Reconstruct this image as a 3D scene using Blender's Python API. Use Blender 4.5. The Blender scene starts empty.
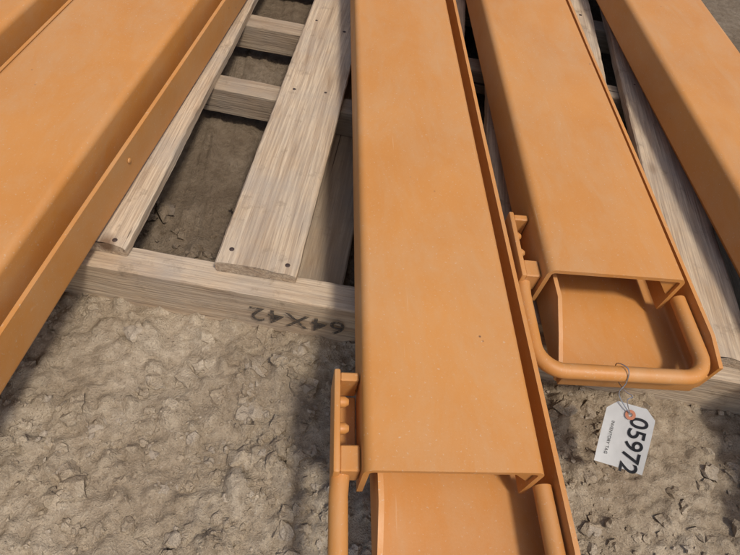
import bpy, bmesh, math, random
from mathutils import Vector, Matrix, noise
random.seed(7)
S=bpy.context.scene
col=S.collection
# ---------------- helpers ----------------
def link(o,parent=None):
    col.objects.link(o)
    if parent: o.parent=parent
    return o
def empty(name,loc=(0,0,0),rot=0):
    e=bpy.data.objects.new(name,None); e.location=loc; e.rotation_euler=(0,0,rot); e.empty_display_size=.1
    return link(e)
def mesh_obj(name,bm,mat,parent=None,smooth=True,angle=35):
    bmesh.ops.recalc_face_normals(bm,faces=bm.faces)
    me=bpy.data.meshes.new(name); bm.to_mesh(me); bm.free()
    me.materials.append(mat)
    if smooth:
        for p in me.polygons: p.use_smooth=True
        me.set_sharp_from_angle(angle=math.radians(angle))
    return link(bpy.data.objects.new(name,me),parent)
def nd(nt,t,**k):
    n=nt.nodes.new(t)
    for a,b in k.items(): setattr(n,a,b)
    return n
def newmat(name):
    m=bpy.data.materials.new(name); m.use_nodes=True
    nt=m.node_tree; b=nt.nodes['Principled BSDF']; return m,nt,b
def ramp(nt,fac,stops):
    r=nt.nodes.new('ShaderNodeValToRGB'); e=r.color_ramp.elements
    while len(e)<len(stops): e.new(.5)
    for x,(p,c) in zip(e,stops):
        x.position=p; x.color=(*c,1) if len(c)==3 else c
    nt.links.new(fac,r.inputs[0]); return r.outputs[0]
def mix(nt,fac,a,b,mode='MIX'):
    m=nt.nodes.new('ShaderNodeMix'); m.data_type='RGBA'; m.blend_type=mode
    for s,v in ((m.inputs[0],fac),(m.inputs[6],a),(m.inputs[7],b)):
        if hasattr(v,'links'): nt.links.new(v,s)
        else: s.default_value=v if not isinstance(v,tuple) else (*v,1)
    return m.outputs[2]
def noi(nt,vec,scale,detail=4,rough=.55,dist=0):
    n=nd(nt,'ShaderNodeTexNoise'); n.inputs['Scale'].default_value=scale; n.inputs['Detail'].default_value=detail
    n.inputs['Roughness'].default_value=rough; n.inputs['Distortion'].default_value=dist
    nt.links.new(vec,n.inputs['Vector']); return n.outputs['Fac']
def bump(nt,h,strength,dist,prev=None):
    b=nd(nt,'ShaderNodeBump'); b.inputs['Strength'].default_value=strength; b.inputs['Distance'].default_value=dist
    nt.links.new(h,b.inputs['Height'])
    if prev: nt.links.new(prev,b.inputs['Normal'])
    return b.outputs['Normal']
def coords(nt,scale=(1,1,1),kind='Object',rnd=False):
    tc=nd(nt,'ShaderNodeTexCoord'); mp=nd(nt,'ShaderNodeMapping'); mp.inputs['Scale'].default_value=scale
    nt.links.new(tc.outputs[kind],mp.inputs['Vector'])
    if rnd:
        oi=nd(nt,'ShaderNodeObjectInfo'); ml=nd(nt,'ShaderNodeMath',operation='MULTIPLY'); ml.inputs[1].default_value=37
        nt.links.new(oi.outputs['Random'],ml.inputs[0])
        cx=nd(nt,'ShaderNodeCombineXYZ')
        for i in range(3): nt.links.new(ml.outputs[0],cx.inputs[i])
        nt.links.new(cx.outputs[0],mp.inputs['Location'])
    return mp.outputs[0]
# ---------------- materials ----------------
def paint():
    m,nt,b=newmat('orange_paint')
    g=nd(nt,'ShaderNodeNewGeometry'); P=g.outputs['Position']
    big=noi(nt,P,5,4,.6)
    c=mix(nt,ramp(nt,big,[(.3,(0,0,0)),(.7,(1,1,1))]),(.455,.175,.030),(.515,.212,.044))
    mpn=nd(nt,'ShaderNodeMapping'); mpn.inputs['Scale'].default_value=(8,3,6); nt.links.new(P,mpn.inputs['Vector'])
    d=ramp(nt,noi(nt,mpn.outputs[0],2.2,9,.78,.4),[(.42,(.05,)*3),(.78,(.50,)*3)])
    c=mix(nt,d,c,(.45,.30,.16))
    v=nd(nt,'ShaderNodeTexVoronoi'); v.inputs['Scale'].default_value=34; nt.links.new(P,v.inputs['Vector'])
    chip=ramp(nt,v.outputs['Distance'],[(.03,(1,1,1)),(.06,(0,0,0))])
    sel=ramp(nt,noi(nt,P,9,2,.5),[(.56,(0,0,0)),(.60,(1,1,1))])
    cm=nd(nt,'ShaderNodeMath',operation='MULTIPLY'); nt.links.new(chip,cm.inputs[0]); nt.links.new(sel,cm.inputs[1])
    c=mix(nt,cm.outputs[0],c,(.16,.07,.03))
    ms=nd(nt,'ShaderNodeMapping'); ms.inputs['Scale'].default_value=(240,9,60); ms.inputs['Rotation'].default_value=(0,0,.12); nt.links.new(P,ms.inputs['Vector'])
    sc=ramp(nt,noi(nt,ms.outputs[0],1,2,.5),[(.73,(0,)*3),(.80,(.32,)*3)])
    c=mix(nt,sc,c,(.60,.42,.25))
    c=mix(nt,ramp(nt,noi(nt,P,330,2,.6),[(.64,(0,)*3),(.76,(.5,)*3)]),c,(.52,.41,.28))
    nt.links.new(c,b.inputs['Base Color'])
    nt.links.new(ramp(nt,noi(nt,P,14,6,.65),[(.3,(.42,)*3),(.75,(.64,)*3)]),b.inputs['Roughness'])
    b.inputs['Specular IOR Level'].default_value=.45
    n=bump(nt,noi(nt,P,420,2,.5),.16,.0006)
    n=bump(nt,noi(nt,P,18,2,.5),.16,.004,n)
    nt.links.new(n,b.inputs['Normal'])
    return m
def wood(name='pallet_wood',dark=1.0):
    m,nt,b=newmat(name)
    v=coords(nt,(1,1,1),'Object',True)
    mp=nd(nt,'ShaderNodeMapping'); mp.inputs['Scale'].default_value=(28,1.6,28); nt.links.new(v,mp.inputs['Vector'])
    gr=noi(nt,mp.outputs[0],2.2,6,.62,.9)
    mp2=nd(nt,'ShaderNodeMapping'); mp2.inputs['Scale'].default_value=(260,7,260); nt.links.new(v,mp2.inputs['Vector'])
    fi=noi(nt,mp2.outputs[0],1.4,4,.6)
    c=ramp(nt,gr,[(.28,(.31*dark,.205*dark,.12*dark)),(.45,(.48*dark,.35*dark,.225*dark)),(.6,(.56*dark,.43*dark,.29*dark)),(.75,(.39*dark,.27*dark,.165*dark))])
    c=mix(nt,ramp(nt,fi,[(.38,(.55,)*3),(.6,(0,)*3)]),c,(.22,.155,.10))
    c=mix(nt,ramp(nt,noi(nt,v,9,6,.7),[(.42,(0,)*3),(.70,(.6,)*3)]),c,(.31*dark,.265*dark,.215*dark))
    c=mix(nt,ramp(nt,noi(nt,v,23,6,.75),[(.57,(0,)*3),(.68,(.65,)*3)]),c,(.21,.155,.10))
    mk=nd(nt,'ShaderNodeMapping'); mk.inputs['Scale'].default_value=(9,5,9); nt.links.new(v,mk.inputs['Vector'])
    vo=nd(nt,'ShaderNodeTexVoronoi'); vo.inputs['Scale'].default_value=1; nt.links.new(mk.outputs[0],vo.inputs['Vector'])
    c=mix(nt,ramp(nt,vo.outputs['Distance'],[(.06,(.85,)*3),(.13,(0,)*3)]),c,(.13,.07,.035))
    mc=nd(nt,'ShaderNodeMapping'); mc.inputs['Scale'].default_value=(120,2.4,120); nt.links.new(v,mc.inputs['Vector'])
    ck=ramp(nt,noi(nt,mc.outputs[0],1,2,.5,.3),[(.27,(1,)*3),(.31,(0,)*3)])
    c=mix(nt,ck,c,(.06,.04,.028))
    nt.links.new(c,b.inputs['Base Color']); b.inputs['Roughness'].default_value=.85
    b.inputs['Specular IOR Level'].default_value=.2
    n=bump(nt,fi,.8,.0018); n=bump(nt,gr,.5,.0025,n); nt.links.new(n,b.inputs['Normal'])
    return m
def dirt(name='dirt',light=1.0,stones=False):
    m,nt,b=newmat(name)
    g=nd(nt,'ShaderNodeNewGeometry'); P=g.outputs['Position']
    a=noi(nt,P,7,7,.72); f=noi(nt,P,60,6,.7); ff=noi(nt,P,420,3,.7)
    c=ramp(nt,a,[(.3,(.27*light,.20*light,.13*light)),(.5,(.40*light,.315*light,.215*light)),(.7,(.54*light,.445*light,.325*light))])
    c=mix(nt,ramp(nt,f,[(.35,(.6,)*3),(.6,(0,)*3)]),c,(.20,.145,.09))
    c=mix(nt,ramp(nt,ff,[(.58,(0,)*3),(.75,(.6,)*3)]),c,(.60,.52,.41))
    c=mix(nt,ramp(nt,ff,[(.26,(.7,)*3),(.40,(0,)*3)]),c,(.12,.09,.06))
    if stones:
        v=nd(nt,'ShaderNodeTexVoronoi'); v.inputs['Scale'].default_value=55; nt.links.new(P,v.inputs['Vector'])
        bw=nd(nt,'ShaderNodeRGBToBW'); nt.links.new(v.outputs['Color'],bw.inputs[0])
        c=mix(nt,ramp(nt,bw.outputs[0],[(.68,(0,)*3),(.76,(.35,)*3)]),c,(.48,.41,.33))
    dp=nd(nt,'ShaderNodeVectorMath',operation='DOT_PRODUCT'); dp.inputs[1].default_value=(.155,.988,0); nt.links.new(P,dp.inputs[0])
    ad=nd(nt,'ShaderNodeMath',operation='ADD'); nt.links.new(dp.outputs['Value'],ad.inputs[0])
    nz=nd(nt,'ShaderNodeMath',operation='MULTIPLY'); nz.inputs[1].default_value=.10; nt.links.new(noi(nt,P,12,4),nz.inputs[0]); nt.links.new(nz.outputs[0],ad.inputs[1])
    c=mix(nt,ramp(nt,ad.outputs[0],[(.44,(0,)*3),(.50,(1,)*3)]),c,(.50,.47,.45),'MULTIPLY')  # shade under the pallet painted into the soil colour, from the front stringer back
    nt.links.new(c,b.inputs['Base Color']); b.inputs['Roughness'].default_value=.95
    b.inputs['Specular IOR Level'].default_value=.15
    n=bump(nt,ff,.8,.003); n=bump(nt,f,.8,.010,n); nt.links.new(n,b.inputs['Normal'])
    return m
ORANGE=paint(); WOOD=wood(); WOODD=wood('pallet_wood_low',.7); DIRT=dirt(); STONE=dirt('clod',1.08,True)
def simple(name,c,r=.5,metal=0):
    m,nt,b=newmat(name)
    tc=coords(nt); k=noi(nt,tc,60,3)
    nt.links.new(mix(nt,k,tuple(x*.85 for x in c),tuple(min(1,x*1.1) for x in c)),b.inputs['Base Color'])
    b.inputs['Roughness'].default_value=r; b.inputs['Metallic'].default_value=metal
    return m
WIRE=simple('wire_steel',(.55,.55,.55),.35,1); NAIL=simple('nail_rusty',(.07,.045,.035),.7,.5)
PAPER=simple('tag_paper',(.74,.73,.69),.75); INK=simple('ink_black',(.02,.02,.022),.6); RING=simple('tag_ring_card',(.38,.14,.07),.8)
def stampmat():
    m,nt,b=newmat('stamp_ink'); b.inputs['Base Color'].default_value=(.07,.055,.042,1); b.inputs['Roughness'].default_value=.9
    a=ramp(nt,noi(nt,coords(nt),140,3,.7),[(.36,(.15,)*3),(.55,(.8,)*3)]); nt.links.new(a,b.inputs['Alpha']); return m
STAMP=stampmat()
# ---------------- geometry of fork extensions ----------------
def arc(cx,cz,r,a0,a1,n=7):
    return [(cx+r*math.cos(math.radians(a0+(a1-a0)*i/n)),cz+r*math.sin(math.radians(a0+(a1-a0)*i/n))) for i in range(n+1)]
def channel_profile(w,h,R,t):
    o=[(0,-h)]+arc(R,-R,R,180,90)+arc(w-R,-R,R,90,0)+[(w,-h)]
    r=R-t
    i=[(w-t,-h)]+arc(w-R,-R,r,0,90)+arc(R,-R,r,90,180)+[(t,-h)]
    return o,i
def extrude(bm,o,i,ys,xf):
    n=len(o); i=i[::-1]
    rings=[]
    for y in ys:
        rings.append(([bm.verts.new(xf(x,y,z)) for x,z in o],[bm.verts.new(xf(x,y,z)) for x,z in i]))
    for a,b in zip(rings,rings[1:]):
        for k in range(n-1):
            bm.faces.new((a[0][k],a[0][k+1],b[0][k+1],b[0][k])); bm.faces.new((a[1][k+1],a[1][k],b[1][k],b[1][k+1]))
        for k in (0,n-1): bm.faces.new((a[0][k],b[0][k],b[1][k],a[1][k]))
    for r in (rings[0],rings[-1]):
        for k in range(n-1): bm.faces.new((r[0][k],r[1][k],r[1][k+1],r[0][k+1]))
def box(bm,x0,x1,y0,y1,z0,z1,bev=0,seg=2):
    vs=[bm.verts.new((x,y,z)) for x in (x0,x1) for y in (y0,y1) for z in (z0,z1)]
    f=[(0,1,3,2),(4,6,7,5),(0,4,5,1),(2,3,7,6),(0,2,6,4),(1,5,7,3)]
    fs=[bm.faces.new([vs[i] for i in q]) for q in f]
    if bev:
        es=list({e for q in fs for e in q.edges})
        bmesh.ops.bevel(bm,geom=es,offset=bev,segments=seg,affect='EDGES',profile=.5)
def tube(bm,pts,r,n=14,cap=True):
    prev=None; rings=[]
    for k,p in enumerate(pts):
        p=Vector(p); d=(Vector(pts[min(k+1,len(pts)-1)])-Vector(pts[max(k-1,0)])).normalized()
        up=Vector((0,0,1)) if abs(d.z)<.9 else Vector((1,0,0))
        if prev: up=prev
        s=d.cross(up).normalized(); u=s.cross(d).normalized(); prev=u
        rings.append([bm.verts.new(p+r*(math.cos(2*math.pi*j/n)*s+math.sin(2*math.pi*j/n)*u)) for j in range(n)])
    for a,b in zip(rings,rings[1:]):
        for j in range(n): bm.faces.new((a[j],a[(j+1)%n],b[(j+1)%n],b[j]))
    if cap: bm.faces.new(rings[0]); bm.faces.new(rings[-1])
def bolt(bm,c,r,h,axis='x'):
    c=Vector(c); n=14
    a=[];b=[];t=[]
    for j in range(n):
        q=2*math.pi*j/n; u,v=math.cos(q),math.sin(q)
        def mk(rad,hh):
            if axis=='x': return c+Vector((hh,rad*u,rad*v))
            if axis=='-x': return c+Vector((-hh,rad*u,rad*v))
            return c+Vector((rad*u,rad*v,hh))
        a.append(bm.verts.new(mk(r,0))); b.append(bm.verts.new(mk(r*.95,h*.6))); t.append(bm.verts.new(mk(r*.55,h)))
    for j in range(n):
        k=(j+1)%n
        bm.faces.new((a[j],a[k],b[k],b[j])); bm.faces.new((b[j],b[k],t[k],t[j]))
    bm.faces.new(t)
Z0=.1315; ZT=.215
def fork_extension(loc,rot,w,length=1.75,gap=.021):
    root=empty('fork_extension',(loc[0],loc[1],0),rot)
    bm=bmesh.new(); o,i=channel_profile(w,.062,.0095,.0055)
    ys=[0,.05,.15,.3,.5,.7,.9,1.1,1.3,length]
    extrude(bm,o,i,ys,lambda x,y,z:(x+.0008*math.sin(y*5+x*9),y,ZT+z+.0006*math.sin(y*4.1)))
    for gx,sg in ((w-.0057,-1),):
        vs=[]
        for dy in (.004,.010):
            vs.append([bm.verts.new((gx,dy,ZT-.006)),bm.verts.new((gx+sg*.026,dy,ZT-.006)),bm.verts.new((gx,dy,ZT-.036))])
        bm.faces.new(vs[0]); bm.faces.new(vs[1])
        for k in range(3): bm.faces.new((vs[0][k],vs[0][(k+1)%3],vs[1][(k+1)%3],vs[1][k]))
    mesh_obj('upper_channel',bm,ORANGE,root)
    xl=.015; xr=w+gap+.005; zt=.192
    W=xr-xl; H=zt-Z0
    bm=bmesh.new(); o,i=channel_profile(W,H,.009,.005)
    yend=-.098
    ys=[yend,-.06,-.02,.05,.2,.5,.8,1.1,length+.03]
    def xf(x,y,z):
        zz=Z0-z
        if x<.02 and y<-.03 and zz>Z0+.012:
            zz=Z0+.012+(zz-Z0-.012)*(.62 if y>-.08 else .2)
        if x>.02 and y<-.08 and zz>Z0+.03: zz-=.008
        return (xl+x-(.0015 if x>W*.5 else 0)*math.sin(y*4),y,zz+.0005*math.sin(6*y))
    extrude(bm,o,i,ys,xf)
    mesh_obj('lower_channel',bm,ORANGE,root)
    bm=bmesh.new(); r=.0088; bx0=-.019; bx1=w+gap-.0105; zb=.176; ye=-.108; R=.030
    pts=[(bx0+.002,.012,zb+.001),(bx0,-.01,zb),(bx0,ye+R,zb)]
    pts+=[(bx0+R-R*math.cos(math.radians(a)),ye+R-R*math.sin(math.radians(a)),zb) for a in range(10,91,10)]
    pts+=[(bx1-R+R*math.sin(math.radians(a)),ye+R-R*math.cos(math.radians(a)),zb) for a in range(0,91,10)]
    pts+=[(bx1,.0,zb)]
    tube(bm,pts,r,18)
    mesh_obj('retaining_loop',bm,ORANGE,root,angle=50)
    bm=bmesh.new()
    box(bm,xl+.004,xr-.012,-.104,-.096,Z0+.003,zb-.004,.0015)
    mesh_obj('end_lip',bm,ORANGE,root)
    bm=bmesh.new(); box(bm,-.0255,-.0190,.004,.106,.150,.197,.002,2)
    box(bm,-.0195,-.0006,.094,.103,.158,.1955,.0015,1)
    box(bm,-.0195,-.0006,.006,.030,.166,.1945,.0015,1)
    box(bm,-.0195,-.0006,.030,.094,.151,.157,.001,1)
    for yy in (.077,.050): bolt(bm,(-.0190,yy,.182),.0058,.009,'x')
    mesh_obj('side_bracket',bm,ORANGE,root)
    bm=bmesh.new()
    for yy in (.62,1.25): bolt(bm,(xr-.0005,yy,.172),.0036,.002,'x')
    mesh_obj('flange_rivets',bm,ORANGE,root)
    return root
fork_extension((.063,.156),0,.164)
fork_extension((.282,.388),math.radians(-1.0),.170)
fork_extension((.594,.02),math.radians(.2),.175)
A=math.radians(-11.1)
def leftpos(d,y0):
    ux,uy=math.sin(-A),math.cos(A); px,py=math.cos(A),math.sin(A)
    return (-.294+px*d+ux*y0,.348+py*d+uy*y0)
fork_extension(leftpos(-.166,-.40),A,.166,2.1)
fork_extension(leftpos(-.166-.208,-.30),A+math.radians(.4),.166,2.1)
fork_extension(leftpos(-.166-.42,-.45),A,.166,2.1)
# ---------------- pallet ----------------
PA=math.radians(-8.9)
pallet=empty('wooden_pallet',(-.108,.439,0),PA)
def board(name,a0,a1,b0,b1,z0,z1,mat=WOOD,axis='y',bev=.002,jag=.0018):
    cx,cy,cz=(a0+a1)/2,(b0+b1)/2,(z0+z1)/2
    L=(b1-b0) if axis=='y' else (a1-a0); Wd=(a1-a0) if axis=='y' else (b1-b0); T=z1-z0
    nL=int(L/.013); nw=8; e=bev
    sec=[(-Wd/2+e,-T/2),(-Wd/2,-T/2+e),(-Wd/2,0),(-Wd/2,T/2-e),(-Wd/2+e,T/2)]
    sec+=[(-Wd/2+Wd*k/nw,T/2) for k in range(1,nw)]
    sec+=[(Wd/2-e,T/2),(Wd/2,T/2-e),(Wd/2,0),(Wd/2,-T/2+e),(Wd/2-e,-T/2)]
    sd=random.random()*90; bm=bmesh.new(); rings=[]
    for k in range(nL+1):
        y=-L/2+L*k/nL; ring=[]
        for x,z in sec:
            ed=abs(x)>Wd/2-.004
            yy=y+(noise.noise(Vector((x*110,sd,z*90)))*jag*2.6 if k in(0,nL) else 0)
            s=1-(.0 if k not in (0,nL) else .006)
            xx=x*s+(noise.noise(Vector((sd,y*6,z*20)))*jag*.8+noise.noise(Vector((sd,y*75,z*60)))*jag*.45 if ed else 0)
            zz=z+noise.noise(Vector((x*9,y*5,sd)))*jag*.8-(max(0,noise.noise(Vector((y*45,sd,x*3))))*jag*1.6 if ed and z>0 else 0)
            ring.append(bm.verts.new((xx,yy,zz)))
        rings.append(ring)
    m=len(sec)
    for a,b in zip(rings,rings[1:]):
        for j in range(m): bm.faces.new((a[j],a[(j+1)%m],b[(j+1)%m],b[j]))
    bm.faces.new(rings[0]); bm.faces.new(rings[-1])
    o=mesh_obj(name,bm,mat,pallet,angle=40)
    o.location=(cx,cy,cz)
    if axis=='x': o.rotation_euler=(0,0,math.radians(90+random.uniform(-.3,.3)))
    else: o.rotation_euler=(0,0,math.radians(random.uniform(-.35,.35)))
    return o
ZP=.130; ZD=.111
slats=[(-.66,-.56),(-.50,-.40),(-.345,-.245),(-.203,-.106),(0,.103),(.20,.30),(.345,.44),(.475,.575),(.605,.70),(.735,.83)]
for k,(a,b) in enumerate(slats): board('top_slat_%d'%k,a,b,0 if k==4 else random.uniform(-.012,.004),1.45,ZD,ZP-random.uniform(0,.001))
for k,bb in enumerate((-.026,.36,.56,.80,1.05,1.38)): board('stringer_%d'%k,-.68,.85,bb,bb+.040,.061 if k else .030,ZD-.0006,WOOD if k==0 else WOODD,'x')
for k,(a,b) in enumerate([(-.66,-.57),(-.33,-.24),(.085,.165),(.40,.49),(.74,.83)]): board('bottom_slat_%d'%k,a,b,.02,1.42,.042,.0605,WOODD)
bm=bmesh.new()
for (a,b) in slats:
    for bb in (.014,.38,.58,.82,1.07):
        for fx in (.22,.78):
            x=a+(b-a)*fx+random.uniform(-.009,.009); y=bb+random.uniform(-.012,.012)
            bolt(bm,(x,y,ZP-.0016),.0034,.0016,'z')
mesh_obj('nails',bm,NAIL,pallet)
def text_obj(name,body,size,mat,parent,mw,bold=0,spacing=1):
    cu=bpy.data.curves.new(name,'FONT'); cu.body=body; cu.size=size; cu.align_x='CENTER'; cu.align_y='CENTER'; cu.offset=bold; cu.extrude=.00005; cu.space_character=spacing
    t=bpy.data.objects.new(name,cu); col.objects.link(t)
    dg=bpy.context.evaluated_depsgraph_get(); me=bpy.data.meshes.new_from_object(t.evaluated_get(dg))
    bpy.data.objects.remove(t); me.materials.clear(); me.materials.append(mat)
    o=bpy.data.objects.new(name,me); link(o,parent); o.matrix_local=mw; return o
M=Matrix.Translation((.112,-.0300,.074))@Matrix.Rotation(math.radians(90),4,'X')@Matrix.Rotation(math.radians(180),4,'Z')
text_obj('stamp','64X42',.044,STAMP,pallet,M,.0002,1.08)
# ---------------- tag ----------------
tag=empty('inventory_tag',(.354,.268,.165),0)
bm=bmesh.new()
w,h=.050,.070
NX,NY=10,14
grid=[]
def curl(x,y): return .003*(x/w*2)**2+.0035*math.sin((x+y)*38)
for j in range(NY+1):
    row=[]
    y=-h/2+h*j/NY
    hw=w/2-max(0,(y-(h/2-.010)))
    for i in range(NX+1):
        x=-hw+2*hw*i/NX
        row.append(bm.verts.new((x,y,curl(x,y))))
    grid.append(row)
for j in range(NY):
    for i in range(NX): bm.faces.new((grid[j][i],grid[j][i+1],grid[j+1][i+1],grid[j+1][i]))
bmesh.ops.solidify(bm,geom=bm.faces[:],thickness=.0004)
TM=Matrix.Translation((.010,-.044,-.030))@Matrix.Rotation(math.radians(-16),4,'Z')@Matrix.Rotation(math.radians(30),4,'X')@Matrix.Rotation(math.radians(-12),4,'Y')
o=mesh_obj('card',bm,PAPER,tag); o.matrix_local=TM
def on_card(name,body,size,ox,oy,bold,sp,lift):
    o=text_obj(name,body,size,INK,tag,TM,bold,sp)
    R=Matrix.Translation((ox,oy,0))@Matrix.Rotation(math.radians(-90),4,'Z')
    for v in o.data.vertices:
        p=R@v.co; v.co=(p.x,p.y,curl(p.x,p.y)+lift)
on_card('number','05972',.0250,.0095,-.0075,.0003,1.0,.0007)
on_card('print_line','INVENTORY TAG',.0048,-.015,-.006,0,1,.0007)
bm=bmesh.new()
a=[bm.verts.new((.0055*math.cos(q*math.pi/10),.0055*math.sin(q*math.pi/10),.0006)) for q in range(20)]
b=[bm.verts.new((.0022*math.cos(q*math.pi/10),.0022*math.sin(q*math.pi/10),.0006)) for q in range(20)]
for q in range(20): bm.faces.new((a[q],a[(q+1)%20],b[(q+1)%20],b[q]))
rz=curl(0,h/2-.011)
o=mesh_obj('ring',bm,RING,tag); o.matrix_local=TM@Matrix.Translation((0,h/2-.011,rz+.0010))
hole=TM@Vector((0,h/2-.011,rz+.002))
bm=bmesh.new()
def wirepath(pts,n=8):
    out=[]
    P=[Vector(p) for p in pts]; P=[P[0]]+P+[P[-1]]
    for k in range(1,len(P)-2):
        for s in range(n):
            t=s/n; out.append(.5*((2*P[k])+(P[k+1]-P[k-1])*t+(2*P[k-1]-5*P[k]+4*P[k+1]-P[k+2])*t*t+(3*P[k]-P[k-1]-3*P[k+1]+P[k+2])*t**3))
    out.append(P[-1]); return out
H=tuple(hole)
tube(bm,wirepath([H,(.000,-.008,-.002),(.004,.0,.012),(.003,.010,.024),(-.002,.022,.014),(.002,.012,.000),(.006,-.004,.001),(.012,-.012,.003),(.006,-.016,.000),H]),.0006,6)
mesh_obj('wire_tie',bm,WIRE,tag)
# ---------------- ground ----------------
def axis_pts(lo,hi,step,far):
    a=[]; x=lo
    while x<=hi: a.append(x); x+=step
    s=step; x=a[-1]; up=[]
    while x<far: s*=1.3; x+=s; up.append(x)
    s=step; x=lo; dn=[]
    while x>-far: s*=1.3; x-=s; dn.append(x)
    return dn[::-1]+a+up
xs=axis_pts(-.46,.52,.0046,80); ys=axis_pts(.03,.50,.0042,80)
GZ=.032
def dome(x,y,sc,off,thr):
    d,p=noise.voronoi(Vector((x*sc+off,y*sc,off)))
    c=noise.cell(Vector((p[0].x*7.13,p[0].y*9.7,off)))
    if abs(c)<thr: return 0
    return max(0,1-(d[0]*1.7)**2)*(abs(c)-thr)/(1-thr)
def gh(x,y,fine=True):
    h=noise.noise(Vector((x*4,y*4,3)))*.008
    if abs(x)<1 and -.5<y<1.3:
        wx=x+noise.noise(Vector((x*40,y*40,8)))*.008; wy=y+noise.noise(Vector((x*40,y*40,18)))*.008
        h+=noise.noise(Vector((x*15,y*15,7.3)))*.008
        h+=dome(wx,wy,24,3.3,.45)*.020
        h+=dome(wx,wy,52,6.1,.28)*.013
        if fine:
            h+=dome(wx,wy,105,9.4,.25)*.007
            h+=noise.noise(Vector((x*60,y*60,1.7)))*.004+noise.noise(Vector((x*130,y*130,1.7)))*.0025
    return GZ+max(-.018,min(h,.026))
bm=bmesh.new()
rows=[[bm.verts.new((x,y,gh(x,y))) for x in xs] for y in ys]
for j in range(len(ys)-1):
    for i in range(len(xs)-1): bm.faces.new((rows[j][i],rows[j][i+1],rows[j+1][i+1],rows[j+1][i]))
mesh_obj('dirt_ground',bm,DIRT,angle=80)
# clods: 24 prototypes copied into one mesh
protos=[]
for k in range(24):
    t=bmesh.new(); sub=2 if k<12 else 1
    bmesh.ops.create_icosphere(t,subdivisions=sub,radius=1)
    s=k*3.7
    vs=[v.co*(1+noise.noise(v.co*1.5+Vector((s,0,0)))*.85) for v in t.verts]
    protos.append((vs,[[v.index for v in f.verts] for f in t.faces])); t.free()
V=[];F=[]
for k in range(6500):
    x=random.uniform(-.50,.66); y=random.uniform(.0,.62)
    r=random.choice([.0016]*9+[.0028]*7+[.0045]*4+[.0075]*1)*random.uniform(.7,1.4)
    if random.random()<.010: r=random.uniform(.009,.016)
    if noise.noise(Vector((x*7,y*7,5)))<-.10 and r<.008: continue
    z=gh(x,y,r<.006)+r*.12
    vs,fs=protos[random.randrange(12) if r>.004 else 12+random.randrange(12)]
    M4=Matrix.Translation((x,y,z))@Matrix.Rotation(random.random()*6.28,4,'Z')@Matrix.Rotation(random.uniform(-.4,.4),4,'X')@Matrix.Diagonal((r*random.uniform(.8,1.4),r,r*random.uniform(.55,.85),1))
    o0=len(V); V+=[M4@v for v in vs]; F+=[[i+o0 for i in f] for f in fs]
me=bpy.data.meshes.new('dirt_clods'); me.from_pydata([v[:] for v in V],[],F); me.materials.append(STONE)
for p in me.polygons: p.use_smooth=True
me.set_sharp_from_angle(angle=math.radians(28))
link(bpy.data.objects.new('dirt_clods',me))
# ---------------- light, sky, camera ----------------
az=math.radians(150); el=math.radians(63)
w=bpy.data.worlds.new("World"); S.world=w; w.use_nodes=True
sky=w.node_tree.nodes.new('ShaderNodeTexSky'); sky.sky_type='NISHITA'; sky.sun_disc=False; sky.sun_elevation=el; sky.sun_rotation=az
sky.dust_density=3.0
w.node_tree.links.new(sky.outputs[0],w.node_tree.nodes['Background'].inputs[0]); w.node_tree.nodes['Background'].inputs[1].default_value=.15
L=bpy.data.lights.new('sun','SUN'); L.energy=2.7; L.angle=math.radians(7); L.color=(1,.955,.89)
lo=link(bpy.data.objects.new('sun',L)); sd=Vector((math.sin(az)*math.cos(el),math.cos(az)*math.cos(el),math.sin(el)))
lo.rotation_euler=sd.to_track_quat('Z','Y').to_euler(); lo.location=sd*5
S.view_settings.view_transform='Standard'; S.view_settings.look='None'; S.view_settings.exposure=0
f=567; ey=Vector((-25,767,-f)).normalized(); s=.22
vx=(f*f+767*767-767*s*25)/(25+767*s); ex=Vector((vx,767-s*(vx+25),-f)).normalized(); ez=ex.cross(ey).normalized(); ex=ey.cross(ez).normalized()
cam=bpy.data.cameras.new('camera'); cam.lens=f/740*36; cam.sensor_width=36; cam.clip_start=.01; cam.clip_end=500
co=link(bpy.data.objects.new('camera',cam)); co.matrix_world=Matrix.Translation((0,0,.70))@Matrix((ex,ey,ez)).to_4x4()
S.camera=co
